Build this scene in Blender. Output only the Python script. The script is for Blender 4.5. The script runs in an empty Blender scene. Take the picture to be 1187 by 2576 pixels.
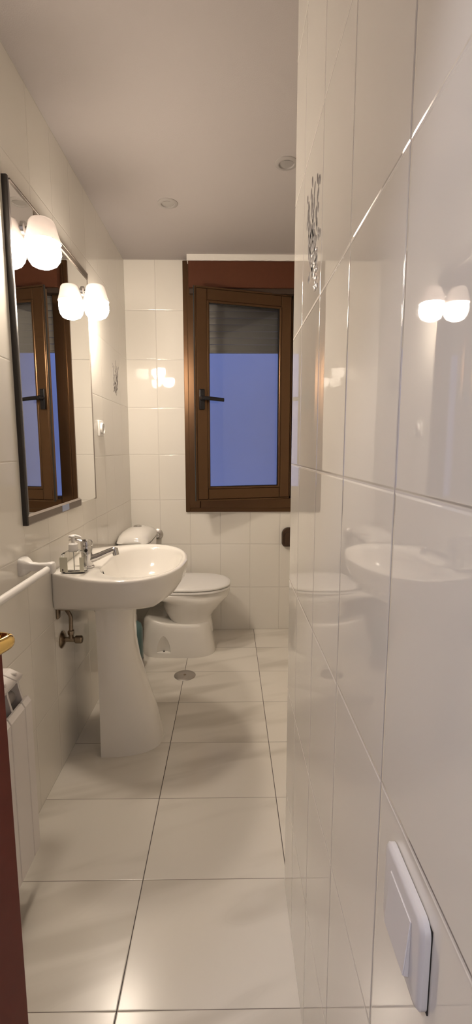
import bpy, bmesh, math, random
from mathutils import Vector, Matrix
random.seed(7)
PI = math.pi
C = bpy.context.scene.collection

# ------------------------------------------------------------------ room sizes
XL, XR = -0.655, 0.1556          # left wall, near right wall
YB, YC = 3.065, 1.17             # back wall, end of the right wall
YF = -0.05                       # room side of the door wall
XA = 1.00                        # far side of the recess behind the right wall
H = 2.40

# ------------------------------------------------------------------ materials
def new_mat(name):
    m = bpy.data.materials.new(name); m.use_nodes = True
    return m, m.node_tree, m.node_tree.nodes['Principled BSDF']
def pmat(name, col, rough=0.5, metal=0.0, spec=0.5, coat=0.0, noise=0.0, nscale=40, bump=0.0, emit=None, es=0, trans=0.0, ior=None):
    m, nt, p = new_mat(name)
    p.inputs['Base Color'].default_value = (*col, 1)
    p.inputs['Roughness'].default_value = rough
    p.inputs['Metallic'].default_value = metal
    p.inputs['Specular IOR Level'].default_value = spec
    p.inputs['Coat Weight'].default_value = coat
    p.inputs['Coat Roughness'].default_value = 0.05
    p.inputs['Transmission Weight'].default_value = trans
    if ior: p.inputs['IOR'].default_value = ior
    if emit:
        p.inputs['Emission Color'].default_value = (*emit, 1); p.inputs['Emission Strength'].default_value = es
    if noise or bump:
        geo = nt.nodes.new('ShaderNodeTexCoord')
        n = nt.nodes.new('ShaderNodeTexNoise'); n.inputs['Scale'].default_value = nscale; n.inputs['Detail'].default_value = 4
        nt.links.new(geo.outputs['Object'], n.inputs['Vector'])
        if noise:
            mx = nt.nodes.new('ShaderNodeMix'); mx.data_type = 'RGBA'
            mx.inputs[6].default_value = (*[c*(1-noise) for c in col], 1)
            mx.inputs[7].default_value = (*[min(1, c*(1+noise)) for c in col], 1)
            nt.links.new(n.outputs['Fac'], mx.inputs[0]); nt.links.new(mx.outputs[2], p.inputs['Base Color'])
        if bump:
            b = nt.nodes.new('ShaderNodeBump'); b.inputs['Distance'].default_value = bump; b.inputs['Strength'].default_value = 1
            nt.links.new(n.outputs['Fac'], b.inputs['Height']); nt.links.new(b.outputs['Normal'], p.inputs['Normal'])
    return m

class NB:
    def __init__(s, nt): s.nt = nt
    def n(s, t, **k):
        x = s.nt.nodes.new(t)
        for a, b in k.items(): setattr(x, a, b)
        return x
    def put(s, v, sock):
        if isinstance(v, (int, float)): sock.default_value = v
        else: s.nt.links.new(v, sock)
    def m(s, op, a, b=None, c=None):
        x = s.n('ShaderNodeMath', operation=op); s.put(a, x.inputs[0])
        if b is not None: s.put(b, x.inputs[1])
        if c is not None: s.put(c, x.inputs[2])
        return x.outputs[0]
    def mapr(s, v, a, b, c, d, smooth=True):
        x = s.n('ShaderNodeMapRange'); x.interpolation_type = 'SMOOTHSTEP' if smooth else 'LINEAR'
        s.put(v, x.inputs[0])
        for i, q in enumerate((a, b, c, d)): x.inputs[1+i].default_value = q
        return x.outputs[0]
    def mix(s, f, a, b):
        x = s.n('ShaderNodeMix', data_type='RGBA'); s.put(f, x.inputs[0])
        for v, i in ((a, 6), (b, 7)):
            if isinstance(v, tuple): x.inputs[i].default_value = (*v, 1)
            else: s.nt.links.new(v, x.inputs[i])
        return x.outputs[2]

def tile_mat(name, ua, uo, up, vo, vp, base, gu, gv, wu, wv, rough=0.1, edge=0.004, step=0.0009, tilt=0.0012, marble=False, va='Z', spec=0.5, coat=0.0, wav=0.0):
    """glazed tiles: ua/va world axes, offset and pitch of the joints; gu/gv joint colours"""
    m, nt, p = new_mat(name); b = NB(nt)
    g = b.n('ShaderNodeNewGeometry'); sx = b.n('ShaderNodeSeparateXYZ'); nt.links.new(g.outputs['Position'], sx.inputs[0])
    def ax(a, o, pt):
        t = b.m('DIVIDE', b.m('SUBTRACT', sx.outputs[a], o), pt)
        fl = b.m('FLOOR', t); fr = b.m('SUBTRACT', t, fl)
        d = b.m('MULTIPLY', b.m('MINIMUM', fr, b.m('SUBTRACT', 1.0, fr)), pt)
        return fl, fr, d
    fu, ru, du = ax(ua, uo, up); fv, rv, dv = ax(va, vo, vp)
    cid = b.n('ShaderNodeCombineXYZ'); nt.links.new(fu, cid.inputs[0]); nt.links.new(fv, cid.inputs[1])
    wn = b.n('ShaderNodeTexWhiteNoise', noise_dimensions='3D'); nt.links.new(cid.outputs[0], wn.inputs['Vector'])
    sc = b.n('ShaderNodeSeparateColor'); nt.links.new(wn.outputs['Color'], sc.inputs[0])
    hu = b.mapr(du, wu, wu+edge, 0, 1); hv = b.mapr(dv, wv, wv+edge, 0, 1)
    h = b.m('MULTIPLY', b.m('MINIMUM', hu, hv), step)
    tl = b.m('ADD', b.m('MULTIPLY', b.m('MULTIPLY', b.m('SUBTRACT', sc.outputs[0], .5), ru), tilt*up*2),
                    b.m('MULTIPLY', b.m('MULTIPLY', b.m('SUBTRACT', sc.outputs[1], .5), rv), tilt*vp*2))
    h = b.m('ADD', h, tl)
    if wav:
        no = b.n('ShaderNodeTexNoise'); no.inputs['Scale'].default_value = 9; no.inputs['Detail'].default_value = 1
        nt.links.new(g.outputs['Position'], no.inputs['Vector'])
        h = b.m('ADD', h, b.m('MULTIPLY', no.outputs['Fac'], wav))
    bp = b.n('ShaderNodeBump'); bp.inputs['Distance'].default_value = 1.0; bp.inputs['Strength'].default_value = 1
    nt.links.new(h, bp.inputs['Height']); nt.links.new(bp.outputs['Normal'], p.inputs['Normal'])
    if marble:
        # soft grey diagonal veins, different on each tile
        off = b.n('ShaderNodeVectorMath', operation='MULTIPLY_ADD')
        nt.links.new(wn.outputs['Color'], off.inputs[0]); off.inputs[1].default_value = (3, 5, 2)
        nt.links.new(g.outputs['Position'], off.inputs[2])
        mp = b.n('ShaderNodeMapping'); mp.inputs['Rotation'].default_value = (0, 0, -0.32); mp.inputs['Scale'].default_value = (1, 1, 1); mp2 = b.n('ShaderNodeMapping'); mp2.inputs['Scale'].default_value = (.9, 4.6, 1); nt.links.new(mp.outputs[0], mp2.inputs[0])
        nt.links.new(off.outputs[0], mp.inputs[0])
        n1 = b.n('ShaderNodeTexNoise'); n1.inputs['Scale'].default_value = 1.5; n1.inputs['Detail'].default_value = 2.5; n1.inputs['Distortion'].default_value = .35
        nt.links.new(mp2.outputs[0], n1.inputs[0])
        v1 = b.mapr(n1.outputs['Fac'], .47, .70, 0, .50)
        ri = b.m('ABSOLUTE', b.m('SUBTRACT', n1.outputs['Fac'], .56))
        v2 = b.m('MULTIPLY', b.mapr(ri, 0, .03, .22, 0), b.mapr(n1.outputs['Fac'], .3, .6, 0, 1))
        col = b.mix(b.m('MAXIMUM', v1, v2), base, tuple(c*k for c, k in zip(base, (.62, .60, .56))))
    else:
        col = b.mix(b.m('MULTIPLY', sc.outputs[2], .5), base, tuple(c*.95 for c in base))
    mu = b.mapr(du, wu*.75, wu*1.15, 1, 0); mv = b.mapr(dv, wv*.75, wv*1.15, 1, 0)
    col = b.mix(mv, col, gv); col = b.mix(mu, col, gu)
    nt.links.new(col, p.inputs['Base Color'])
    mm = b.m('MAXIMUM', mu, mv)
    nt.links.new(b.mapr(mm, 0, 1, rough, .75), p.inputs['Roughness'])
    p.inputs['Specular IOR Level'].default_value = spec; p.inputs['Coat Weight'].default_value = coat
    p.inputs['Coat Roughness'].default_value = .03
    return m

CREAM = (.80, .765, .70)
M = {}
M['tile_right'] = tile_mat('glazed_tile_right', 'Y', 0.4327, .2, 0, .3, CREAM, (.28, .26, .27), (.66, .62, .58), .0009, .0008, rough=.015, edge=.003, step=.0008, tilt=.0022, spec=.85, wav=.00004)
M['tile_left'] = tile_mat('glazed_tile_left', 'Y', 0.065, .2, 0, .3, CREAM, (.60, .56, .50), (.62, .58, .52), .0006, .0008, rough=.07, edge=.003, step=.0005, tilt=.003, wav=.0001)
M['tile_back'] = tile_mat('glazed_tile_back', 'X', .1375, .2, 0, .3, CREAM, (.52, .48, .44), (.55, .52, .48), .0009, .0010, rough=.03, edge=.005, step=.0010, tilt=.005, wav=.00008)
M['floor'] = tile_mat('marbled_floor_tile', 'X', .1647, .4176, .873, .316, (.78, .74, .67), (.07, .055, .05), (.17, .14, .12), .0013, .0008, rough=.21, edge=.002, step=.0004, tilt=.001, marble=True, va='Y', spec=.5)
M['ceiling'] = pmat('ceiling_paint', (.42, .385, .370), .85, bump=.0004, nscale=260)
M['plaster'] = pmat('plaster', (.80, .77, .72), .8, bump=.002, nscale=60)
M['hall_paint'] = pmat('hall_paint', (.70, .69, .68), .9)
M['hall_floor'] = pmat('hall_floor', (.45, .36, .28), .5)
M['porcelain'] = pmat('porcelain', (.82, .79, .74), .09, coat=.4)
M['plastic'] = pmat('white_plastic', (.80, .78, .75), .3)
M['switch'] = pmat('switch_plastic', (.70, .68, .68), .35)
M['chrome'] = pmat('chrome', (.62, .61, .60), .14, metal=1)
M['brass_old'] = pmat('aged_valve_metal', (.30, .24, .18), .28, metal=1, noise=.25, nscale=60)
M['steel'] = pmat('brushed_steel', (.50, .47, .44), .38, metal=1, noise=.08)
M['bronze'] = pmat('bronze_aluminium', (.12, .066, .033), .30, metal=.85, noise=.05, nscale=12)
M['gap_shade'] = pmat('gap_shade_bronze', (.05, .03, .02), .5, metal=.3)
M['box_brown'] = pmat('brown_shutter_box', (.085, .028, .013), .6, spec=.2, noise=.08)
M['black'] = pmat('black_handle', (.008, .007, .008), .3, spec=.3)
M['seal_shade'] = pmat('black_seal_and_gap_shade', (.012, .012, .012), .6)
M['shutter'] = pmat('roller_shutter', (.24, .215, .185), .6)
M['mirror'] = pmat('mirror_silver', (.93, .93, .91), .0, metal=1)
M['frame_dark'] = pmat('mirror_frame', (.035, .030, .028), .35, metal=.1)
M['frame_edge'] = pmat('mirror_edge', (.20, .165, .14), .4, metal=.3)
M['sticker'] = pmat('blue_sticker', (.32, .38, .55), .4)
M['brass'] = pmat('polished_brass', (.80, .56, .20), .10, metal=1)
M['wood'] = pmat('red_brown_wood', (.125, .024, .015), .5, spec=.2, noise=.15, nscale=30)
M['radiator'] = pmat('radiator_enamel', (.70, .66, .63), .35)
M['radiator_in'] = pmat('radiator_inside', (.30, .27, .25), .5)
M['teal'] = pmat('teal_plastic', (.07, .13, .13), .35)
M['grey_plastic'] = pmat('grey_plastic', (.30, .27, .25), .5)
M['holder'] = pmat('brown_holder', (.07, .04, .025), .25, metal=.4)
M['relief'] = pmat('grey_glaze', (.20, .18, .175), .6, spec=.15)
M['relief_faint'] = pmat('faint_grey_glaze', (.42, .39, .37), .5, spec=.2)
M['relief_light'] = pmat('pearl_glaze', (.80, .77, .74), .08)
M['label'] = pmat('soap_label', (.64, .62, .50), .4)
M['label_dark'] = pmat('soap_label_mark', (.16, .13, .11), .4)
M['cup'] = pmat('milk_glass', (.72, .66, .66), .25)
M['glow'] = pmat('lit_frosted_glass', (.9, .88, .85), .3, emit=(1.0, .855, .70), es=200)
M['spot_ring'] = pmat('spot_ring', (.36, .335, .315), .5)
M['downlight'] = pmat('downlight_glass', (.33, .31, .29), .3)
M['dark_hole'] = pmat('dark_gap', (.015, .012, .01), .8)
M['patio'] = pmat('patio_render', (.62, .60, .62), .9, noise=.06, nscale=2)
M['patio_dark'] = pmat('patio_dark', (.10, .14, .22), .7)

def glass_mat(name, tint, refl_rough=0.0):
    m, nt, p = new_mat(name); b = NB(nt); nt.nodes.remove(p)
    t = b.n('ShaderNodeBsdfTransparent'); t.inputs[0].default_value = (*tint, 1)
    g = b.n('ShaderNodeBsdfGlossy'); g.inputs['Roughness'].default_value = refl_rough
    f = b.n('ShaderNodeFresnel'); f.inputs[0].default_value = 1.5
    mx = b.n('ShaderNodeMixShader'); out = nt.nodes['Material Output']
    nt.links.new(f.outputs[0], mx.inputs[0]); nt.links.new(t.outputs[0], mx.inputs[1]); nt.links.new(g.outputs[0], mx.inputs[2])
    nt.links.new(mx.outputs[0], out.inputs[0]); return m
nt = M['cup'].node_tree; tr = nt.nodes.new('ShaderNodeBsdfTranslucent'); tr.inputs[0].default_value = (.9, .82, .76, 1)
mxs = nt.nodes.new('ShaderNodeMixShader'); mxs.inputs[0].default_value = .009
nt.links.new(nt.nodes['Principled BSDF'].outputs[0], mxs.inputs[1]); nt.links.new(tr.outputs[0], mxs.inputs[2]); nt.links.new(mxs.outputs[0], nt.nodes['Material Output'].inputs[0])
M['pane'] = glass_mat('window_glass', (.95, .96, .97))
M['clear'] = glass_mat('clear_plastic', (.975, .975, .96), .05)

# ------------------------------------------------------------------ mesh helpers
def BM(): return bmesh.new()
def box(bm, x0, x1, y0, y1, z0, z1, bev=0.0, seg=2):
    r = bmesh.ops.create_cube(bm, size=1.0, matrix=Matrix.Translation(((x0+x1)/2, (y0+y1)/2, (z0+z1)/2)) @ Matrix.Diagonal((abs(x1-x0), abs(y1-y0), abs(z1-z0), 1)))
    if bev:
        vs = set(r['verts']); es = [e for e in bm.edges if e.verts[0] in vs and e.verts[1] in vs]
        bmesh.ops.bevel(bm, geom=es, offset=bev, segments=seg, profile=.5, affect='EDGES')
def loft(bm, rings, cap0=True, cap1=True, closed=True):
    vs = [[bm.verts.new(p) for p in r] for r in rings]
    n = len(rings[0])
    for a, b in zip(vs, vs[1:]):
        for i in range(n if closed else n-1):
            j = (i+1) % n
            try: bm.faces.new((a[i], a[j], b[j], b[i]))
            except ValueError: pass
    if cap0: bm.faces.new(list(reversed(vs[0])))
    if cap1: bm.faces.new(vs[-1])
    return vs
def frame_of(d):
    d = d.normalized(); u = Vector((0, 0, 1)) if abs(d.z) < .9 else Vector((1, 0, 0))
    a = d.cross(u).normalized(); return a, d.cross(a).normalized()
def tube(bm, pts, r, n=20, cap=True):
    pts = [Vector(p) for p in pts]; rings = []
    rs = r if isinstance(r, (list, tuple)) else [r]*len(pts)
    for i, p in enumerate(pts):
        if i == 0: d = pts[1]-p
        elif i == len(pts)-1: d = p-pts[i-1]
        else: d = (pts[i+1]-p).normalized()+(p-pts[i-1]).normalized()
        if i == 0: a, b = frame_of(d)
        else:
            dn = d.normalized(); a = (a - dn*a.dot(dn)).normalized(); b = dn.cross(a)
            a, b = a, b
        dn = d.normalized(); b = dn.cross(a).normalized()
        rings.append([p+(a*math.cos(t*2*PI/n)+b*math.sin(t*2*PI/n))*rs[i] for t in range(n)])
    loft(bm, rings, cap, cap)
def lathe(bm, c, axis, prof, n=40, cap0=True, cap1=True, mod=None):
    """prof: list of (distance along axis, radius)"""
    c = Vector(c); ax = Vector(axis).normalized(); a, b = frame_of(ax); rings = []
    for h, r in prof:
        rings.append([c+ax*h+(a*math.cos(t*2*PI/n)+b*math.sin(t*2*PI/n))*r*(mod(t*2*PI/n, h) if mod else 1) for t in range(n)])
    loft(bm, rings, cap0, cap1)
def smoothcurve(pts, k=8):
    """catmull-rom through the points"""
    P = [Vector(p) for p in pts]; P = [P[0]*2-P[1]]+P+[P[-1]*2-P[-2]]; out = []
    for i in range(1, len(P)-2):
        for s in range(k):
            t = s/k
            out.append(.5*((2*P[i])+(P[i+1]-P[i-1])*t+(2*P[i-1]-5*P[i]+4*P[i+1]-P[i+2])*t*t+(3*P[i]-P[i-1]-3*P[i+1]+P[i+2])*t**3))
    out.append(P[-2]); return out
def superring(cx, cy, z, hx, hy, e=2.6, n=48):
    out = []
    for i in range(n):
        t = 2*PI*i/n; c, s = math.cos(t), math.sin(t)
        out.append(Vector((cx+hx*math.copysign(abs(c)**(2/e), c), cy+hy*math.copysign(abs(s)**(2/e), s), z)))
    return out
ROOT = {}
def mk(name, bm, mat, parent=None, smooth=True, ang=40):
    bmesh.ops.recalc_face_normals(bm, faces=bm.faces)
    off = Vector((0, 0, 0))
    if parent is not None:
        r = parent
        while r.parent: r = r.parent
        off = ROOT[r.name]
        bmesh.ops.translate(bm, verts=bm.verts, vec=-off)
    me = bpy.data.meshes.new(name); bm.to_mesh(me); bm.free()
    me.materials.append(M[mat] if isinstance(mat, str) else mat)
    if smooth:
        me.polygons.foreach_set('use_smooth', [True]*len(me.polygons))
        me.set_sharp_from_angle(angle=math.radians(ang))
    o = bpy.data.objects.new(name, me); C.objects.link(o)
    if parent is not None: o.parent = parent
    else: ROOT[o.name] = Vector((0, 0, 0))
    return o
def thing(name, loc, label=None, cat=None, group=None, kind=None):
    o = bpy.data.objects.new(name, None); C.objects.link(o); o.location = loc; o.empty_display_size = .05
    ROOT[o.name] = Vector(loc)
    tag(o, label, cat, group, kind); return o
def tag(o, label=None, cat=None, group=None, kind=None):
    if label: o['label'] = label
    if cat: o['category'] = cat
    if group: o['group'] = group
    if kind: o['kind'] = kind
    return o
def setorigin(o, loc):
    o.data.transform(Matrix.Translation(-Vector(loc))); o.location = loc; ROOT[o.name] = Vector(loc)
def struct(name, bm, mat, smooth=False): return tag(mk(name, bm, mat, None, smooth), kind='structure')
def copy_tree(o, parent=None):
    c = o.copy(); C.objects.link(c)
    if parent is not None: c.parent = parent
    for ch in list(o.children): copy_tree(ch, c)
    return c

# ------------------------------------------------------------------ the room shell
bm = BM(); box(bm, XL-.15, XA+.15, YF-.0, YB+.15, -.12, 0); struct('floor', bm, 'floor')
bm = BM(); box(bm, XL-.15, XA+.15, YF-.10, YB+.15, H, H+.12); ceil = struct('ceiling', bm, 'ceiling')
bm = BM(); box(bm, XL-.15, XL, YF, YB+.15, 0, H); wl = struct('wall_left', bm, 'tile_left')
WX0, WX1, WZ0, WZ1 = -.262, .47, .845, 2.36           # hole in the back wall
bm = BM()
box(bm, XL, WX0, YB, YB+.15, 0, H); box(bm, WX1, XA, YB, YB+.15, 0, H)
box(bm, WX0, WX1, YB, YB+.15, 0, WZ0); box(bm, WX0, WX1, YB, YB+.15, WZ1, H)
struct('wall_back', bm, 'tile_back')
bm = BM(); box(bm, XR, XA+.15, YF, YC, 0, H); wr = struct('wall_right', bm, 'tile_right')
bm = BM(); box(bm, XA, XA+.15, YC, YB+.15, 0, H); struct('wall_recess', bm, 'tile_left')
# door wall behind the camera, with the open doorway the camera stands in
DX0, DX1, DZ = -.522, XR-.006, 2.124
bm = BM()
box(bm, -1.5, DX0, YF-.08, YF, 0, H+.12); box(bm, DX1, XA+.15, YF-.08, YF, 0, H+.12); box(bm, DX0, DX1, YF-.08, YF, DZ, H+.12)
struct('wall_front', bm, 'hall_paint')
bm = BM()
box(bm, -1.5, 1.15, -1.60, YF-.08, -.12, 0); struct('floor_hall', bm, 'hall_floor')
bm = BM()
box(bm, -1.5, 1.15, -1.75, -1.60, 0, 2.52); box(bm, -1.65, -1.5, -1.60, YF-.0, 0, 2.52); box(bm, 1.15, 1.3, -1.60, YF-.0, 0, 2.52)
struct('wall_hall', bm, 'hall_paint')
bm = BM(); box(bm, -1.5, 1.15, -1.60, YF-.08, 2.52, 2.6); struct('ceiling_hall', bm, 'hall_paint')

# white plaster strip above the shutter box, slightly ragged lower edge
bm = BM()
n = 40; pts_t = []; x0, x1 = -.256, .62
vs = []
for i in range(n+1):
    x = x0+(x1-x0)*i/n; dz = random.uniform(-.0016, .0016) if i else 0
    vs.append([(x, 2.978, H), (x, 2.978, 2.366+dz), (x, YB, 2.366+dz), (x, YB, H)])
loft(bm, [[Vector(p) for p in r] for r in vs]); struct('trim_1', bm, 'plaster')

# ------------------------------------------------------------------ moulded flower tiles on two walls
def bouquet(seed):
    """thin raised flower spray; local coords u (0..1 across), v (0..1 up), h = relief"""
    rnd = random.Random(seed); leaves = []
    def spray(u, v, a, n, ln):
        for i in range(n):
            leaves.append((u, v, a+rnd.uniform(-.35, .35), ln*rnd.uniform(.7, 1.2), .020*rnd.uniform(.8, 1.5)))
            u += math.sin(a)*ln*.75+rnd.uniform(-.05, .05); v += math.cos(a)*ln*.75; a += rnd.uniform(-.3, .3)
    for (u, v, a, n_, ln) in ((.45, .18, .1, 6, .12), (.5, .2, .35, 5, .12), (.42, .2, -.3, 5, .11), (.55, .3, .1, 6, .1), (.35, .45, .1, 4, .1), (.62, .42, .2, 5, .09), (.5, .4, 0, 5, .1), (.66, .6, .05, 4, .08), (.3, .62, .2, 3, .07), (.48, .62, .05, 4, .08)):
        spray(u, v, a, n_, ln)
    for _ in range(46):
        v = rnd.triangular(.12, .62, .22); u = .45+rnd.gauss(0, .10)
        leaves.append((u, v, rnd.uniform(-.8, .8), rnd.uniform(.03, .09), rnd.uniform(.02, .045)))
    leaves = [(.40+(u-.45)*1.7+(v-.4)*.18, v, a, ln, wd*1.45) for u, v, a, ln, wd in leaves]
    return [l for l in leaves if .05 < l[0] < .95 and .04 < l[1] < .97]
def motif(name, parent, x, sgn, y0, z0, w, h, seed, mat):
    bm = BM()
    for (u, v, a, ln, wd) in bouquet(seed):
        N = 10; dy, dz = math.sin(a), math.cos(a)
        L, W = ln*h*.5, wd*h*.55
        cy, cz = y0+u*w, z0+v*h
        ring0, ring1 = [], []
        for i in range(N):
            t = 2*PI*i/N; p, q = math.cos(t)*L, math.sin(t)*W
            py, pz = cy+p*dy+q*dz, cz+p*dz-q*dy
            ring0.append(Vector((x, py, pz))); ring1.append(Vector((x+sgn*.0009, cy+(py-cy)*.72, cz+(pz-cz)*.72)))
        loft(bm, [ring0, ring1], False, True)
    return mk(name, bm, mat, parent, ang=60)
motif('flower_motif', wr, XR, -1, .835, 1.515, .19, .27, 3, 'relief')['label'] = 'grey moulded flower spray'
motif('flower_motif', wl, XL, 1, 2.675, 1.515, .18, .27, 5, 'relief_faint')['label'] = 'faint grey flower spray'
bm = BM(); rnd = random.Random(11)
for _ in range(34):
    v = rnd.uniform(.02, .30); u = .20+v*.5+rnd.gauss(0, .05)
    lathe(bm, (XR+.001, .835+u*.19, 1.515+v*.27), (-1, 0, 0), [(0, .0040), (.0026, .0034), (.0036, .0015)], n=8, cap0=False)
mk('berry_motif', bm, 'relief_light', wr)['label'] = 'glossy raised dots under the flower spray'

# ------------------------------------------------------------------ window
win = thing('window_1', (.1, YB, WZ0), kind='structure')
def bar(bm, x0, x1, y0, y1, z0, z1, b=.002): box(bm, x0, x1, y0, y1, z0, z1, b, 1)
bm = BM()
FX0, FX1, FZ0, FZ1 = -.289, .505, .822, 2.372
# flat cover strip on the wall
bar(bm, FX0, FX0+.030, 3.049, 3.075, FZ0, 2.39); bar(bm, FX1-.030, FX1, 3.049, 3.075, FZ0, FZ1)
bar(bm, FX0+.030, FX1-.030, 3.049, 3.075, FZ0, FZ0+.030)
# main profile
bar(bm, FX0+.026, FX0+.098, 3.038, 3.125, FZ0+.026, FZ1, .004); bar(bm, FX1-.098, FX1-.026, 3.038, 3.125, FZ0+.026, FZ1, .004)
bar(bm, FX0+.098, FX1-.098, 3.038, 3.125, FZ0+.026, FZ0+.092, .004); bar(bm, FX0+.098, FX1-.098, 3.045, 3.125, 2.20, 2.372, .004)
bar(bm, FX0+.098, FX0+.110, 3.075, 3.125, FZ0+.09, 2.20); bar(bm, FX1-.110, FX1-.098, 3.075, 3.125, FZ0+.09, 2.20)
bar(bm, FX0+.098, FX1-.098, 3.075, 3.125, FZ0+.09, FZ0+.105)
mk('window_frame', bm, 'bronze', win, smooth=False)
bm = BM(); bar(bm, -.249, FX1-.0, 2.984, 3.060, 2.212, 2.365, .003); sb = mk('shutter_box', bm, 'box_brown', win, smooth=False)
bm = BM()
bar(bm, -.245, FX1, 3.000, 3.044, 2.182, 2.212, .001); mk('box_shadow_gap', bm, 'gap_shade', sb, smooth=False)  # dark bar stands in for the shaded gap under the shutter box
# roller shutter, partly lowered, outside the glass
bm = BM(); z = 1.872
while z < 2.36:
    box(bm, -.19, .41, 3.150, 3.163, z, min(z+.040, 2.36), .004, 2); z += .0415
box(bm, -.19, .41, 3.146, 3.166, 1.858, 1.872, .002, 1)
mk('roller_shutter', bm, 'shutter', win)
# the sash, hinged at the right and standing ajar
hx, hy = .392, 3.036; lx, ly = -.196, 2.872
L = math.hypot(hx-lx, hy-ly); ux, uy = (hx-lx)/L, (hy-ly)/L
Z0, Z1 = .922, 2.178; st = .068; dp = .050
RS = Matrix(((ux, -uy, 0, lx), (uy, ux, 0, ly), (0, 0, 1, 0), (0, 0, 0, 1)))   # local: x along sash, y outwards (away from room), z up
def sash_part(fn, name, mat, parent, smooth=False):
    bm = BM(); fn(bm); bmesh.ops.transform(bm, matrix=RS, verts=bm.verts); return mk(name, bm, mat, parent, smooth)
def f(bm):
    bar(bm, 0, st, 0, dp, Z0, Z1, .004); bar(bm, L-st, L, 0, dp, Z0, Z1, .004)
    bar(bm, st, L-st, 0, dp, Z0, Z0+st, .004); bar(bm, st, L-st, 0, dp, Z1-st, Z1, .004)
    # rebate lip at the edge
    bar(bm, -.010, 0, .0, .010, Z0-.010, Z1+.010, .002)
    bar(bm, 0, L, .0, .010, Z0-.010, Z0, .002); bar(bm, 0, L, .0, .010, Z1, Z1+.010, .002)
sash = sash_part(f, 'sash', 'bronze', win)
def f(bm):
    a, b = st, L-st; c, d = Z0+st, Z1-st
    for x0, x1, z0, z1 in ((a-.002, a+.012, c, d), (b-.012, b+.002, c, d), (a, b, c-.002, c+.012), (a, b, d-.012, d+.002)):
        bar(bm, x0, x1, -.003, .014, z0, z1, .003)
sash_part(f, 'glazing_bead', 'bronze', sash)
def f(bm):
    a, b = st+.011, L-st-.011; c, d = Z0+st+.011, Z1-st-.011
    for x0, x1, z0, z1 in ((a, a+.004, c, d), (b-.004, b, c, d), (a, b, c, c+.004), (a, b, d-.004, d)):
        box(bm, x0, x1, .010, .016, z0, z1)
sash_part(f, 'glass_seal', 'seal_shade', sash)
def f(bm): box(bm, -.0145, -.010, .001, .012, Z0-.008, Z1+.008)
sash_part(f, 'edge_gap_shade', 'seal_shade', sash)  # black strip put in as the shade of the gap between sash and frame
def f(bm): box(bm, st+.010, L-st-.010, .014, .019, Z0+st+.010, Z1-st-.010); box(bm, st+.010, L-st-.010, .030, .035, Z0+st+.010, Z1-st-.010)
sash_part(f, 'glass_pane', 'pane', sash)
HZ = 1.535
def f(bm): box(bm, .013, .047, -.014, .0, HZ-.062, HZ+.060, .005, 3)
sash_part(f, 'handle_plate', 'black', sash, True)
def f(bm):
    lathe(bm, (.030, -.010, HZ+.004), (0, -1, 0), [(0, .016), (.022, .0145), (.034, .013), (.038, .009)], n=24)
    pts = smoothcurve([(.030, -.038, HZ+.004), (.055, -.043, HZ+.003), (.10, -.045, HZ+.0), (.158, -.043, HZ-.004)], 5)
    rings = []
    for i, p in enumerate(pts):
        k = 1-.15*i/len(pts)
        rings.append([p+Vector((0, math.cos(t*2*PI/16)*.007*k, math.sin(t*2*PI/16)*.0125*k)) for t in range(16)])
    loft(bm, rings)
sash_part(f, 'handle_lever', 'black', sash, True)
# outside: pale rendered light well, with a ledge and a pipe
bm = BM()
box(bm, -2.6, 2.4, 4.75, 4.9, -3, 3.3); struct('wall_patio', bm, 'patio')
bm = BM(); box(bm, 1.25, 1.4, 3.3, 4.75, -3, 3.3); box(bm, -2.6, -2.45, 3.3, 4.75, -3, 3.3); struct('wall_patio_side', bm, 'patio')
bm = BM(); box(bm, -2.6, 1.4, 3.3, 4.9, -3.1, -3); struct('floor_patio', bm, 'patio')
bm = BM(); box(bm, -.30, .52, 3.126, 3.30, .79, .83, .005); struct('trim_2', bm, 'plaster')
bm = BM(); tube(bm, [(-.62, 4.70, -3), (-.62, 4.70, 3.3)], .045); t = mk('drainpipe', bm, 'patio_dark'); tag(t, 'dark drainpipe on the outside wall beyond the window', 'pipe')

# ------------------------------------------------------------------ mirror
MY0, MY1, MZ0, MZ1 = 1.462, 2.235, 1.000, 2.018; MX = -.645
mir = thing('mirror', (XL, (MY0+MY1)/2, MZ0), 'tall wall mirror with dark frame strips above the basin', 'mirror')
bm = BM()
box(bm, XL, MX, MY0+.004, MY1, MZ0+.004, MZ1, .0015, 2); mk('mirror_glass', bm, 'mirror', mir, smooth=False)
bm = BM()
prof = [(XL, MY0-.004), (XL+.014, MY0-.004), (XL+.016, MY0), (XL+.016, MY0+.006), (XL+.013, MY0+.010), (XL+.0105, MY0+.024), (XL, MY0+.024)]
loft(bm, [[Vector((x, y, MZ0-.004)) for x, y in prof], [Vector((x, y, MZ1+.004)) for x, y in prof]])
mk('frame_side', bm, 'frame_dark', mir, smooth=False)
bm = BM()
prof = [(XL, MZ0-.004), (XL+.016, MZ0-.004), (XL+.018, MZ0), (XL+.018, MZ0+.024), (XL+.0105, MZ0+.030), (XL, MZ0+.030)]
loft(bm, [[Vector((x, MY0, z)) for x, z in prof], [Vector((x, 1.99, z)) for x, z in prof]])
mk('frame_bottom', bm, 'frame_edge', mir, smooth=False)
bm = BM()
box(bm, XL, XL+.015, MY0+.02, MY1+.002, MZ1, MZ1+.006, .001); box(bm, XL+.0102, XL+.0135, 1.66, MY1+.002, MZ1-.020, MZ1, .001)
mk('frame_top', bm, 'frame_edge', mir, smooth=False)
bm = BM(); box(bm, XL, XL+.012, MY1, MY1+.004, MZ0, MZ1+.006, .001); mk('frame_far_side', bm, 'frame_edge', mir, smooth=False)
bm = BM(); box(bm, XL+.0178, XL+.0190, 1.760, 1.835, MZ0+.0005, MZ0+.0235); mk('sticker', bm, 'sticker', mir, smooth=False)

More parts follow.
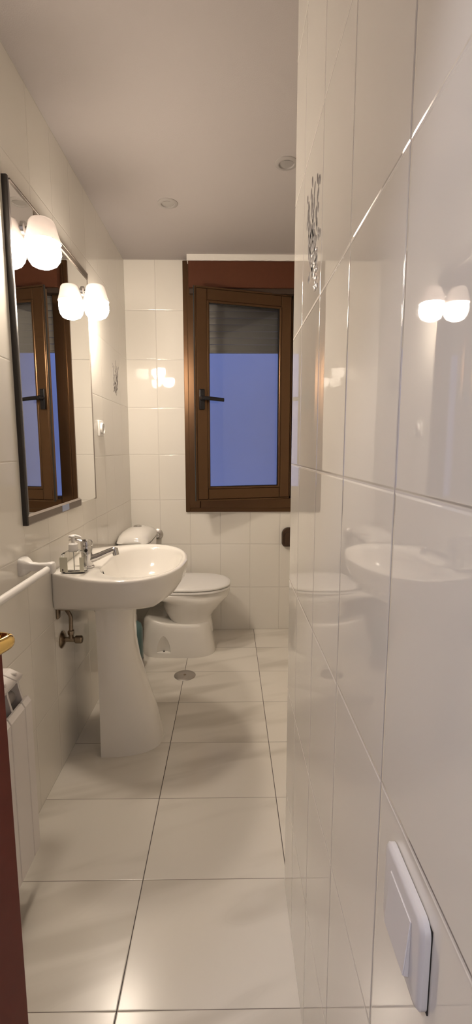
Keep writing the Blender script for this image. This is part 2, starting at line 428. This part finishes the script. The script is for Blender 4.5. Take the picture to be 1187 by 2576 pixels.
# ------------------------------------------------------------------ two wall lamps in front of the mirror
LX, LZ = -.589, 1.880
def make_lamp(y, label):
    t = thing('wall_lamp', (LX, y, LZ), label, 'lamp', 'glass wall lamps on the mirror')
    bm = BM()
    lathe(bm, (MX-.003, y, LZ+.045), (1, 0, 0), [(.0, .022), (.008, .022), (.011, .018)], n=28)
    tube(bm, [(MX, y, LZ+.045), (LX, y, LZ+.045)], .008); mk('arm', bm, 'chrome', t)
    bm = BM()
    sc = lambda a, h: 1+.045*math.cos(5*a)*max(0, (.06-h)/.06)
    lathe(bm, (LX, y, LZ), (0, 0, 1), [(.004, .0545), (.010, .0535), (.03, .0475), (.05, .043), (.062, .040), (.070, .034), (.074, .022), (.075, .0)][:-1]+[(.0745, .004)], n=60, cap0=False, mod=lambda a, h: 1+.03*math.cos(5*a)*max(0, (.06-h)/.06))
    mk('lamp_shade', bm, 'cup', t, ang=60)
    bm = BM()
    lathe(bm, (LX, y, LZ), (0, 0, 1), [(-.072, .006), (-.070, .022), (-.062, .038), (-.048, .0475), (-.030, .0525), (-.012, .0525), (.003, .050), (.008, .046), (.009, .006)], n=60, mod=lambda a, h: 1+.05*math.cos(5*a)*max(0, min(1, (.02-h)/.05)))
    mk('glowing_glass', bm, 'glow', t, ang=60)
    return t
make_lamp(1.575, 'lit glass wall lamp, nearer of two, mounted on the mirror left part')
make_lamp(2.165, 'lit glass wall lamp, farther of two, by the mirror right edge')

# ------------------------------------------------------------------ basin on its pedestal
SY = 1.866; RZ = .787; TY_OV = 1.775
bas = thing('washbasin', (XL, SY, 0), 'white pedestal washbasin on the left wall under the mirror', 'basin')
def outline(n_side=26):
    half = smoothcurve([(0.0, .205, 0), (.05, .236, 0), (.11, .272, 0), (.19, .305, 0), (.28, .318, 0), (.36, .290, 0), (.425, .225, 0), (.465, .125, 0), (.482, 0, 0)], 6)
    pts = [(p.x, p.y) for p in half]; full = [(s, -t) for s, t in pts]+[(s, t) for s, t in reversed(pts[:-1])]
    return full         # starts near wall (small y) goes round to far wall
O = outline(); NO = len(O)
def ring(ks, kt, z, s0=0):
    out = []
    for s, t in O:
        at = abs(t); tt = t*kt if at < .205 else math.copysign(.205*kt+(at-.205)*kt, t)
        out.append(Vector((XL+.001+s0+s*ks, SY+tt, z)))
    return out
def ring2(ks, kw, kt, z):
    """ks scales reach from the wall, wall half width kept, side bulge scaled kt, depth rounded"""
    out = []
    for s, t in O:
        at = abs(t); w = .205*kw
        tt = min(at, .205)*kw + max(0, at-.205)*kt
        out.append(Vector((XL+.001+s*ks, SY+math.copysign(tt, t), z)))
    return out
outer = [ring2(.52, .86, .0, .640), ring2(.72, .94, .14, .644), ring2(.855, .985, .40, .658), ring2(.925, 1, .62, .682), ring2(.968, 1, .81, .715), ring2(.99, 1, .93, .750), ring2(1.0, 1, 1.0, .775), ring2(1.0, 1, 1.0, .783), ring2(.993, .993, .985, RZ)]
# bowl opening
bcx, hs, hw = .292, .165, .262
def open_ring(k, z, sh=0):
    out = []
    n = NO
    for i in range(n):
        s, t = O[i]
        a = math.atan2(t, s-bcx*.85)
        e = 2.25
        c, q = math.cos(a), math.sin(a); rr = (abs(c/hs)**e+abs(q/hw)**e)**(-1/e)
        if c < 0: rr *= 1-.08*abs(c)
        out.append(Vector((XL+bcx+sh+c*rr*k, SY+q*rr*k, z)))
    return out
rings = outer+[ring2(.975, .97, .955, RZ+.001)]
rings += [open_ring(1.0, RZ-.002), open_ring(.965, RZ-.012), open_ring(.90, RZ-.045), open_ring(.80, RZ-.085), open_ring(.62, RZ-.120), open_ring(.38, RZ-.138), open_ring(.12, RZ-.143)]
bm = BM(); loft(bm, rings, True, True); mk('basin', bm, 'porcelain', bas, ang=75)
bm = BM()
pr = []
for z, fx, hwid in ((0, -.288, .137), (.012, -.290, .136), (.06, -.298, .134), (.12, -.312, .131), (.2, -.338, .128), (.28, -.362, .126), (.36, -.384, .125), (.44, -.396, .126), (.52, -.398, .127), (.58, -.392, .129), (.645, -.378, .132)):
    n = 40; r_ = []
    bx = -.522
    for i in range(n+1):
        a = -PI/2+PI*i/n; c, s = math.cos(a), math.sin(a); e = 2.5
        r_.append(Vector((bx+(fx-bx)*abs(c)**(2/e), SY+hwid*math.copysign(abs(s)**(2/e), s), z)))
    for i in range(n+1):      # inside skin
        a = PI/2-PI*i/n; c, s = math.cos(a), math.sin(a)
        r_.append(Vector((bx+(fx-bx-.014)*abs(c)**(2/2.5), SY+(hwid-.014)*math.copysign(abs(s)**(2/2.5), s), z)))
    pr.append(r_)
loft(bm, pr); mk('pedestal', bm, 'porcelain', bas, ang=60)
bm = BM(); lathe(bm, (XL+.158, TY_OV, RZ-.034), (1, .25, .35), [(0, .011), (.004, .011)], n=20)
ov = mk('overflow_hole', bm, 'dark_hole', bas)
bm = BM(); lathe(bm, (XL+.292, SY, RZ-.144), (0, 0, 1), [(0, .022), (.003, .022), (.004, .018)], n=28); mk('drain_ring', bm, 'chrome', bas)

# mixer tap
TX, TY = XL+.107, 1.748
tap = thing('mixer_tap', (TX, TY, RZ), 'chrome single-lever mixer tap on the basin ledge', 'tap')
bm = BM(); lathe(bm, (TX, TY, RZ), (0, 0, 1), [(0, .026), (.006, .026), (.009, .022), (.05, .021), (.078, .022), (.084, .020)], n=32); mk('tap_body', bm, 'chrome', tap)
bm = BM()
pts = smoothcurve([(TX+.008, TY, RZ+.030), (TX+.040, TY+.004, RZ+.040), (TX+.070, TY+.008, RZ+.053), (TX+.098, TY+.011, RZ+.064), (TX+.108, TY+.012, RZ+.062)], 4)
tube(bm, pts, [.0155-.004*min(1, i/(len(pts)-5)) for i in range(len(pts))], n=20)
tube(bm, [(TX+.104, TY+.012, RZ+.070), (TX+.108, TY+.012, RZ+.045)], .0125)
mk('spout', bm, 'chrome', tap)
bm = BM()
lathe(bm, (TX, TY, RZ+.084), (0, 0, 1), [(0, .022), (.014, .023), (.022, .018), (.025, .008)], n=32)
rings = []
for k, (dx, z, w, t) in enumerate(((-.01, .100, .016, .007), (-.03, .106, .015, .006), (-.055, .109, .013, .005), (-.075, .106, .011, .004))):
    x = TX+.045+dx*1.0; yy = TY+dx*-.0
    rings.append([Vector((TX-.0-dx*0+(-1)*(-dx)*.85, yy+math.cos(a*2*PI/16)*w, RZ+z+math.sin(a*2*PI/16)*t)) for a in range(16)])
loft(bm, rings); mk('lever', bm, 'chrome', tap)
bm = BM(); lathe(bm, (TX+.004, TY-.021, RZ+.070), (.1, -1, 0), [(0, .006), (.003, .006)], n=14); mk('lever_mark', bm, 'dark_hole', tap)

# soap dispenser: one clear, square-shouldered bottle with labels
sx, sy = -.571, 1.668
soap = thing('soap_dispenser', (sx, sy, RZ+.001), 'clear pump bottle of hand soap standing on the near corner of the basin', 'bottle')
zb = RZ+.001
bm = BM()
loft(bm, [superring(sx, sy, z, a, b, 5) for z, a, b in ((zb, .040, .022), (zb+.004, .044, .025), (zb+.062, .044, .025), (zb+.072, .041, .023), (zb+.080, .026, .018), (zb+.083, .015, .015))])
mk('bottle_body', bm, 'clear', soap, ang=60)
bm = BM(); box(bm, sx-.0435, sx-.0155, sy-.0262, sy-.0252, zb+.008, zb+.062); mk('bottle_label', bm, 'label', soap, smooth=False)
bm = BM(); box(bm, sx+.028, sx+.0435, sy-.0262, sy-.0252, zb+.008, zb+.062); mk('bottle_label', bm, 'label', soap, smooth=False)
bm = BM(); box(bm, sx-.036, sx-.031, sy-.0266, sy-.0262, zb+.010, zb+.020); mk('label_mark', bm, 'label_dark', soap, smooth=False)
bm = BM()
lathe(bm, (sx, sy, zb+.080), (0, 0, 1), [(0, .017), (.004, .0175), (.026, .0165), (.030, .012), (.032, .006), (.048, .006), (.050, .010), (.056, .0105), (.059, .006)], n=28)
pts = smoothcurve([(sx-.014, sy, zb+.1335), (sx, sy, zb+.1365), (sx+.016, sy, zb+.135), (sx+.030, sy, zb+.129)], 4)
tube(bm, pts, [.0045, .0055]+[.005]*(len(pts)-4)+[.004, .0035], n=14)
mk('pump', bm, 'plastic', soap)
bm = BM(); tube(bm, [(sx, sy, zb+.006), (sx, sy, zb+.080)], .0022, n=8); mk('dip_tube', bm, 'plastic', soap)

# pipework under the basin
VY, VZ = 1.735, .500
val = thing('angle_valve', (XL, VY, VZ), 'old brown metal angle valve and bent pipe on the left wall under the basin', 'valve')
bm = BM(); lathe(bm, (XL, VY, VZ), (1, 0, 0), [(0, .034), (.003, .034), (.008, .026), (.013, .014)], n=32); mk('wall_flange', bm, 'brass_old', val)
bm = BM(); tube(bm, [(XL+.005, VY, VZ), (XL+.050, VY, VZ)], .0095); tube(bm, [(XL+.036, VY, VZ-.002), (XL+.036, VY, VZ+.030)], .009)
lathe(bm, (XL+.036, VY, VZ+.020), (0, 0, 1), [(0, .010), (.003, .0125), (.016, .0125), (.019, .009)], n=6); mk('valve_body', bm, 'brass_old', val)
bm = BM(); lathe(bm, (XL+.050, VY, VZ), (1, 0, 0), [(0, .012), (.004, .0155), (.026, .0155), (.029, .012)], n=18); mk('valve_knob', bm, 'brass_old', val)
bm = BM(); tube(bm, smoothcurve([(XL+.036, VY, VZ+.03), (XL+.037, VY, VZ+.07), (XL+.036, VY+.002, VZ+.095), (XL+.020, VY+.008, VZ+.118), (XL+.006, VY+.015, VZ+.14)], 5), .0075); mk('bent_pipe', bm, 'brass_old', val)
cp = thing('compression_fitting', (-.55, 1.80, .62), 'dark metal pipe fitting just below the basin rim beside the pedestal', 'pipe fitting')
bm = BM(); tube(bm, [(-.600, 1.80, .622), (-.545, 1.80, .622)], .013, n=8); tube(bm, [(-.588, 1.80, .622), (-.580, 1.80, .622)], .017)
tube(bm, [(-.600, 1.80, .63), (-.600, 1.80, .595)], .005); mk('fitting_body', bm, 'brass_old', cp)
bm = BM(); tube(bm, [(-.545, 1.80, .620), (-.521, 1.80, .620)], .0145, n=10); mk('fitting_nut', bm, 'brass_old', cp)
bm = BM(); box(bm, XL, XL+.010, 1.684, 1.712, .60, .645, .004, 3); box(bm, XL, XL+.09, 1.690, 1.700, .634, .640, .001); t = mk('fixing_bracket', bm, 'brass_old'); tag(t, 'small brown metal bracket fixing the basin underside to the left wall', 'bracket')
setorigin(t, (XL, 1.698, .60))
bm = BM(); tube(bm, [(XL, 1.90, .59), (-.505, 1.90, .59)], .022); lathe(bm, (XL+.078, 1.90, .59), (1, 0, 0), [(0, .022), (.006, .034), (.012, .038), (.04, .038), (.048, .022)], n=28)
t = mk('waste_pipe', bm, 'steel'); tag(t, 'grey metal waste pipe entering the pedestal from the left wall', 'pipe'); setorigin(t, (XL, 1.90, .59))

# ------------------------------------------------------------------ toilet
TYc = 2.785
toi = thing('toilet', (XL, TYc, 0), 'white ceramic toilet with closed lid in the far left corner', 'toilet')
# foot with sloped top
bm = BM(); n = 64; rings = []
def foot_top(x):
    # height of the top surface along x (front to rear)
    P = [(-.545, .205), (-.515, .232), (-.49, .243), (-.46, .236), (-.42, .222), (-.36, .210), (-.28, .205), (-.08, .205)]
    for (a, za), (b, zb_) in zip(P, P[1:]):
        if x <= b: t = max(0, (x-a)/(b-a)); return za+(zb_-za)*t
    return .205
for k, (u, g) in enumerate(((0, 1.0), (.03, 1.004), (.25, 1.0), (.5, .992), (.75, .985), (.90, .975), (.965, .955), (.99, .92), (1.0, .86), (1.0, .5), (1.0, .1))):
    r_ = superring(-.312, TYc-.005, 0, .222*g, .160*g, 3.2, n)
    for p in r_:
        p.z = foot_top(p.x)*u
        if p.x > -.30: p.x -= .030*u*((p.x+.30)/.22)
    rings.append(r_)
loft(bm, rings)
foot = mk('foot', bm, 'porcelain', toi, ang=75)
# arched recess at the side of the foot
cut = BM()
loft(cut, [[Vector((-.395+.043*math.sqrt(1-w*w)*math.cos(a), 2.618+.010*(1-w)+(.012+.022*(1-w))*math.sin(a), .032+.115*w)) for a in [2*PI*i/32 for i in range(32)]] for w in [0, .15, .3, .45, .6, .72, .82, .9, .96, .99]])
bmesh.ops.recalc_face_normals(cut, faces=cut.faces)
cm = bpy.data.meshes.new('cut'); cut.to_mesh(cm); cut.free(); co = bpy.data.objects.new('cut', cm); C.objects.link(co)
cm.materials.append(M['porcelain'])
cm.transform(Matrix.Translation((0, -.008, 0)))
co.location = -ROOT[toi.name]; co.parent = toi; co.location = -Vector((XL, TYc, 0))
md = foot.modifiers.new('b', 'BOOLEAN'); md.operation = 'DIFFERENCE'; md.object = co; md.solver = 'EXACT'
bpy.context.view_layer.update()
dg = bpy.context.evaluated_depsgraph_get()
nm = bpy.data.meshes.new_from_object(foot.evaluated_get(dg)); foot.modifiers.clear(); foot.data = nm
bpy.data.objects.remove(co)
bm = BM(); lathe(bm, (-.395, 2.645, .030), (0, 0, 1), [(0, .005), (.006, .005)], n=12); mk('foot_bolt', bm, 'dark_hole', toi)
# bowl
def dring(x0, x1, hw, z, e=2.3, flat=0.0):
    """toilet-shaped ring: squarer at the rear (x0), round at the front (x1)"""
    out = []; n = 64; cx = x0+(x1-x0)*.42
    for i in range(n):
        a = 2*PI*i/n; c, s = math.cos(a), math.sin(a)
        ee = e if c > 0 else e+1.4*flat; hx_ = (x1-cx) if c > 0 else (cx-x0)
        out.append(Vector((cx+hx_*math.copysign(abs(c)**(2/ee), c), TYc+hw*math.copysign(abs(s)**(2/ee), s), z)))
    return out
bm = BM()
loft(bm, [dring(-.34, -.104, .140, .12), dring(-.352, -.110, .142, .175), dring(-.366, -.114, .145, .205), dring(-.386, -.108, .151, .232), dring(-.402, -.086, .160, .262), dring(-.411, -.052, .171, .298), dring(-.414, -.022, .180, .332), dring(-.44, -.006, .184, .352, flat=1), dring(-.54, -.001, .187, .368, flat=1.5), dring(-.62, .001, .187, .376, flat=2), dring(-.62, .001, .187, .388, flat=2), dring(-.618, -.002, .184, .392, flat=2)])
mk('bowl', bm, 'porcelain', toi, ang=75)
bm = BM(); loft(bm, [dring(-.445, -.001, .184, .394, flat=1), dring(-.447, .004, .188, .398, flat=1), dring(-.447, .004, .188, .406, flat=1), dring(-.445, .0, .185, .410, flat=1)]); mk('seat', bm, 'plastic', toi)
bm = BM(); loft(bm, [dring(-.450, .002, .186, .4135, flat=1), dring(-.452, .006, .190, .418, flat=1), dring(-.452, .006, .190, .424, flat=1), dring(-.448, .001, .185, .430, flat=1), dring(-.43, -.02, .165, .434, flat=1), dring(-.34, -.12, .08, .436, flat=1)]); mk('lid', bm, 'plastic', toi)
for s in (-.075, .075):
    bm = BM(); tube(bm, [(-.452, TYc+s-.018, .408), (-.452, TYc+s+.018, .408)], .011); mk('hinge', bm, 'plastic', toi)
cxx = -.556
bm = BM(); loft(bm, [superring(cxx, TYc-.012, z, a, b, 4.5) for z, a, b in ((.386, .080, .150), (.42, .088, .165), (.55, .094, .180), (.695, .096, .188))]); mk('cistern', bm, 'porcelain', toi, ang=60)
bm = BM(); loft(bm, [superring(cxx, TYc-.012, .695, .092, .184, 4), superring(cxx, TYc-.012, .699, .092, .184, 4)]); mk('cistern_seal', bm, 'seal_shade', toi)
bm = BM(); loft(bm, [superring(cxx, TYc-.012, z, a, b, e) for z, a, b, e in ((.699, .094, .192, 6), (.704, .098, .198, 6), (.716, .097, .194, 4.4), (.736, .091, .184, 3.6), (.752, .076, .155, 2.8), (.764, .052, .105, 2.2), (.771, .030, .058, 2), (.773, .008, .016, 2))]); mk('cistern_lid', bm, 'porcelain', toi, ang=75)
bm = BM(); lathe(bm, (cxx, TYc-.012, .769), (0, 0, 1), [(0, .024), (.007, .024), (.009, .021), (.009, .018), (.012, .017), (.013, .012)], n=32); mk('flush_button', bm, 'chrome', toi)
# teal bottle behind the pedestal
tb = thing('toilet_cleaner_bottle', (-.536, 2.50, 0), 'teal plastic bottle on the floor between pedestal and toilet', 'bottle')
bm = BM(); loft(bm, [superring(-.536, 2.50, z, a, b, 3) for z, a, b in ((.06, .040, .034), (.065, .044, .038), (.235, .044, .038), (.262, .036, .032), (.278, .018, .018), (.288, .014, .014))]); mk('bottle_body', bm, 'teal', tb, ang=60)
bm = BM(); loft(bm, [superring(-.536, 2.50, z, a, b, 3) for z, a, b in ((0, .046, .040), (.004, .048, .042), (.058, .046, .040), (.060, .042, .036))]); mk('tray', bm, 'grey_plastic', tb, ang=60)
bm = BM(); lathe(bm, (-.536, 2.50, .285), (0, 0, 1), [(0, .017), (.03, .016), (.033, .012)], n=24); mk('cap', bm, 'grey_plastic', tb)
# round chrome valve on the back wall
t = thing('stop_valve', (-.482, YB, .672), 'round chrome stop valve on the back wall beside the cistern', 'valve')
bm = BM(); lathe(bm, (-.482, YB, .672), (0, -1, 0), [(0, .036), (.006, .036), (.011, .027), (.014, .013), (.030, .013)], n=32); mk('flange', bm, 'steel', t)
bm = BM(); lathe(bm, (-.482, YB-.026, .672), (0, -1, 0), [(0, .012), (.004, .019), (.022, .018), (.026, .012)], n=20, mod=lambda a, h: 1+.08*math.cos(4*a)); mk('knob', bm, 'chrome', t)
bm = BM(); tube(bm, smoothcurve([(-.500, YB-.018, .664), (-.512, YB-.024, .63), (-.520, 3.02, .56), (-.535, 2.97, .48), (-.55, 2.945, .45)], 5), .006); mk('supply_hose', bm, 'steel', t)
# brown holder on the back wall
t = thing('paper_holder', (.415, YB, .59), 'dark brown rounded holder on the back wall, half hidden by the right wall', 'holder')
bm = BM()
def rr(x0, x1, z0, z1, y, r1, r2, n=8):
    out = []
    for cx_, cz_, r_, a0 in ((x1-r1, z1-r1, r1, 0), (x0+r1, z1-r1, r1, PI/2), (x0+r2, z0+r2, r2, PI), (x1-r2, z0+r2, r2, 1.5*PI)):
        for i in range(n+1): a = a0+PI/2*i/n; out.append(Vector((cx_+r_*math.cos(a), y, cz_+r_*math.sin(a))))
    return out
loft(bm, [rr(.350, .480, .588, .716, YB+.003, .045, .022), rr(.350, .480, .588, .716, YB-.030, .045, .022), rr(.354, .476, .592, .712, YB-.036, .043, .02)]); mk('holder_plate', bm, 'holder', t)
bm = BM(); loft(bm, [rr(.362, .468, .600, .690, YB-.036, .03, .015), rr(.364, .466, .602, .688, YB-.048, .03, .015)]); mk('holder_cover', bm, 'holder', t)

# floor drain
t = thing('floor_drain', (-.248, 2.41, 0), 'round brushed steel drain cover in the floor before the toilet', 'drain')
bm = BM(); lathe(bm, (-.248, 2.41, -.002), (0, 0, 1), [(0, .059), (.004, .059), (.0065, .055)], n=48); mk('cover', bm, 'steel', t)
bm = BM(); lathe(bm, (-.248, 2.41, .004), (0, 0, 1), [(0, .008), (.0025, .007)], n=20); mk('screw', bm, 'brass_old', t)

# ------------------------------------------------------------------ recessed ceiling spots (off)
def spot(x, y, label):
    t = thing('ceiling_spot', (x, y, H), label, 'spotlight', 'recessed ceiling spotlights')
    bm = BM(); lathe(bm, (x, y, H+.001), (0, 0, -1), [(0, .048), (.004, .047), (.0075, .040), (.0075, .032), (.003, .030)], n=48, cap0=False, cap1=False); mk('trim_ring', bm, 'spot_ring', t)
    bm = BM(); lathe(bm, (x, y, H+.001), (0, 0, -1), [(.0012, .031), (.0030, .031), (.0032, .026)], n=40); mk('lens', bm, 'downlight', t)
    bm = BM()
    # dark crescent along one side of the lens edge
    a0, a1 = .15*PI, .85*PI; rg = []
    for i in range(17):
        a = a0+(a1-a0)*i/16; w = .0045*math.sin(PI*i/16)+.0004
        rg.append([Vector((x+math.cos(a)*(.0305-w), y-math.sin(a)*(.0305-w), H-.0030)), Vector((x+math.cos(a)*.0305, y-math.sin(a)*.0305, H-.0030)), Vector((x+math.cos(a)*.0305, y-math.sin(a)*.0305, H-.0042)), Vector((x+math.cos(a)*(.0305-w), y-math.sin(a)*(.0305-w), H-.0042))])
    loft(bm, rg); mk('ring_crescent', bm, 'dark_hole', t)
spot(-.292, 2.395, 'recessed ceiling spotlight, switched off, in open ceiling left of the window')
spot(.236, 2.075, 'recessed ceiling spotlight, switched off, partly cut by the right wall corner')

# ------------------------------------------------------------------ switches and sockets
t = thing('socket', (XL, 2.385, 1.34), 'small white socket on the left wall past the mirror', 'socket')
bm = BM(); box(bm, XL, XL+.010, 2.345, 2.425, 1.300, 1.380, .004, 3); mk('plate', bm, 'plastic', t)
bm = BM(); lathe(bm, (XL+.0095, 2.385, 1.340), (1, 0, 0), [(0, .028), (.010, .028), (.011, .025), (.003, .020)], n=36); mk('socket_ring', bm, 'plastic', t)
t = thing('light_switch', (XR, .349, .834), 'big white rocker light switch low on the near right wall', 'switch')
def rrx(x, y0, y1, z0, z1, r, n=8):
    out = []
    for cy_, cz_, a0 in ((y1-r, z1-r, 0), (y0+r, z1-r, PI/2), (y0+r, z0+r, PI), (y1-r, z0+r, 1.5*PI)):
        for i in range(n+1): a = a0+PI/2*i/n; out.append(Vector((x, cy_+r*math.cos(a), cz_+r*math.sin(a))))
    return out
SY0, SY1, SZ0, SZ1 = .306, .392, .792, .876
bm = BM(); loft(bm, [rrx(XR-.0008, SY0+.001, SY1-.001, SZ0+.001, SZ1-.001, .010), rrx(XR-.0010, SY0, SY1, SZ0, SZ1, .011), rrx(XR-.0055, SY0, SY1, SZ0, SZ1, .011), rrx(XR-.0078, SY0+.002, SY1-.002, SZ0+.002, SZ1-.002, .010), rrx(XR-.0085, SY0+.006, SY1-.006, SZ0+.006, SZ1-.006, .007)])
mk('plate', bm, 'switch', t)
bm = BM()
a, b, c, d = SY0+.019, SY1-.019, SZ0+.014, SZ1-.017
vs = [Vector(p) for p in ((XR-.008, a, c), (XR-.008, b, c), (XR-.008, b, d), (XR-.008, a, d))]
vt = [Vector(p) for p in ((XR-.0135, a+.0005, c+.0005), (XR-.0135, b-.0005, c+.0005), (XR-.0093, b-.0005, d-.0005), (XR-.0093, a+.0005, d-.0005))]
loft(bm, [vs, vt]); bmesh.ops.bevel(bm, geom=bm.edges[:], offset=.0008, segments=2, affect='EDGES'); mk('rocker', bm, 'switch', t)
bm = BM(); box(bm, XR-.0010, XR, SY0-.0002, SY1-.004, SZ0+.004, SZ1-.004); mk('wall_gap', bm, 'dark_hole', t, smooth=False)

# ------------------------------------------------------------------ towel rail
t = thing('towel_rail', (XL, 1.44, .87), 'white plastic towel rail on the left wall in front of the basin', 'towel rail')
def bracket(yc):
    bm = BM()
    lo = [(0, .033, .030), (.006, .033, .030), (.016, .026, .025), (.030, .013, .014), (.050, .011, .0125), (.075, .013, .0145), (.090, .0165, .018), (.098, .0165, .018), (.101, .013, .015)]
    rings = []
    for dx, hy_, hz_ in lo:
        r_ = []
        for i in range(32):
            a = 2*PI*i/32; cc, ss = math.cos(a), math.sin(a); e = 4
            r_.append(Vector((XL+dx, yc+hy_*math.copysign(abs(cc)**(2/e), cc), .872+hz_*math.copysign(abs(ss)**(2/e), ss)-dx*.06)))
        rings.append(r_)
    loft(bm, rings); return mk('bracket', bm, 'plastic', t, ang=50)
bracket(1.435); bracket(.80)
bm = BM(); tube(bm, [(XL+.084, 1.43, .864), (XL+.084, .80, .864)], .0105, n=28); mk('rail', bm, 'plastic', t)

# ------------------------------------------------------------------ radiator
t = thing('radiator', (XL, .95, 0), 'white sectioned aluminium radiator low on the left wall beside the door', 'radiator')
def section(y0, y1):
    bm = BM()
    g = .0012
    # front plate with chamfered top
    pf = [(-.562, .105), (-.553, .098), (-.548, .105), (-.548, .552), (-.556, .566), (-.562, .566)]
    loft(bm, [[Vector((x, y0+g, z)) for x, z in pf], [Vector((x, y1-g, z)) for x, z in pf]])
    ym = (y0+y1)/2
    # web and sloped top cap
    pw = [(-.562, .12), (-.562, .566), (-.572, .600), (-.575, .640), (-.640, .640), (-.640, .12)]
    loft(bm, [[Vector((x, ym-.004, z)) for x, z in pw], [Vector((x, ym+.004, z)) for x, z in pw]])
    pc = [(-.566, .628), (-.600, .645), (-.640, .645), (-.640, .637), (-.602, .637), (-.570, .618)]
    loft(bm, [[Vector((x, y0+g, z)) for x, z in pc], [Vector((x, y1-g, z)) for x, z in pc]])
    bmesh.ops.bevel(bm, geom=[e for e in bm.edges if abs((e.verts[0].co-e.verts[1].co).y) < 1e-5], offset=.0015, segments=1, affect='EDGES')
    return mk('radiator_section', bm, 'radiator', t, smooth=False)
section(1.165, 1.206)
y = 1.165
for k in range(9): section(y-.080, y); y -= .080
bm = BM()
for z in (.17, .575): tube(bm, [(-.600, y, z), (-.600, 1.20, z)], .020, n=16)
mk('header_pipe', bm, 'radiator_in', t)
for yy in (.62, 1.05):
    for z in (.17, .56):
        bm = BM(); box(bm, XL, -.600, yy-.010, yy+.010, z+.018, z+.026); mk('wall_hook', bm, 'radiator_in', t, smooth=False)

# ------------------------------------------------------------------ door leaf, opened into the room
d = thing('door_1', (-.520, -.03, 0), kind='structure')
hxx, hyy, fx_, fy_ = -.520, -.03, -.374, .728
LD = math.hypot(fx_-hxx, fy_-hyy); ex, ey = (fx_-hxx)/LD, (fy_-hyy)/LD
RD = Matrix(((ex, ey, 0, hxx), (ey, -ex, 0, hyy), (0, 0, 1, 0), (0, 0, 0, 1)))   # x along leaf, y towards the room's right, z up
def dpart(fn, name, mat, parent, smooth=False, ang=40):
    bm = BM(); fn(bm); bmesh.ops.transform(bm, matrix=RD, verts=bm.verts); return mk(name, bm, mat, parent, smooth, ang)
def f(bm):
    box(bm, 0, LD, -.036, 0, .008, 2.06, .002, 2)
leaf = dpart(f, 'door_leaf', 'wood', d)
def f(bm):
    lathe(bm, (LD-.050, -.001, 0.955), (0, 1, 0), [(0, .026), (.006, .026), (.010, .020), (.014, .011), (.044, .010)], n=32)
    pts = smoothcurve([(LD-.050, .040, 0.955), (LD-.051, .050, 0.955), (LD-.060, .057, 0.955), (LD-.10, .056, .957), (LD-.150, .054, .962), (LD-.164, .052, .962)], 6)
    rings = []
    for i, p in enumerate(pts):
        k = i/(len(pts)-1); nx = (pts[min(i+1, len(pts)-1)]-pts[max(i-1, 0)]).normalized(); a = Vector((0, 0, 1)); b_ = nx.cross(a).normalized()
        rings.append([p+(b_*math.cos(q*2*PI/20)*(.0085-.001*k)+a*math.sin(q*2*PI/20)*(.010+.003*k)) for q in range(20)])
    loft(bm, rings)
dpart(f, 'door_handle', 'brass', d, True, 60)
# casing lining the doorway
bm = BM()
box(bm, DX0-.06, DX0, YF-.095, YF-.080, 0, DZ+.06, .002); box(bm, DX0, DX1, YF-.095, YF-.080, DZ, DZ+.06, .002); struct('trim_3', bm, 'wood')

# ------------------------------------------------------------------ light
def area(name, loc, size, energy, col, target=None, shape='DISK'):
    l = bpy.data.lights.new(name, 'AREA'); l.shape = shape; l.size = size; l.energy = energy; l.color = col
    o = bpy.data.objects.new(name, l); C.objects.link(o); o.location = loc
    if target is not None: o.rotation_euler = (Vector(target)-Vector(loc)).to_track_quat('-Z', 'Y').to_euler()
    return o
def point(name, loc, r, energy, col):
    l = bpy.data.lights.new(name, 'POINT'); l.shadow_soft_size = r; l.energy = energy; l.color = col
    o = bpy.data.objects.new(name, l); C.objects.link(o); o.location = loc; return o
point('hall_ceiling_light', (-.650, -.430, 2.445), .03, 40, (.90, .88, .97))

w = bpy.data.worlds.new('World'); bpy.context.scene.world = w; w.use_nodes = True
bg = w.node_tree.nodes['Background']; bg.inputs[0].default_value = (.25, .35, .85, 1); bg.inputs[1].default_value = 1.42

# ------------------------------------------------------------------ camera
cam = bpy.data.cameras.new('camera'); co = bpy.data.objects.new('camera', cam); C.objects.link(co)
F = 1165.0
cam.sensor_fit = 'VERTICAL'; cam.sensor_height = 36; cam.lens = 36*F/2576; cam.clip_start = .01
pitch = math.atan(160/F); yaw = math.atan(16.5/F*math.cos(pitch))
co.location = (0, 0, 1.24); co.rotation_euler = (PI/2-pitch, 0, -yaw)
bpy.context.scene.camera = co
vs_ = bpy.context.scene.view_settings
vs_.view_transform = 'Standard'; vs_.look = 'None'; vs_.gamma = 1; vs_.use_curve_mapping = False; vs_.exposure = 0
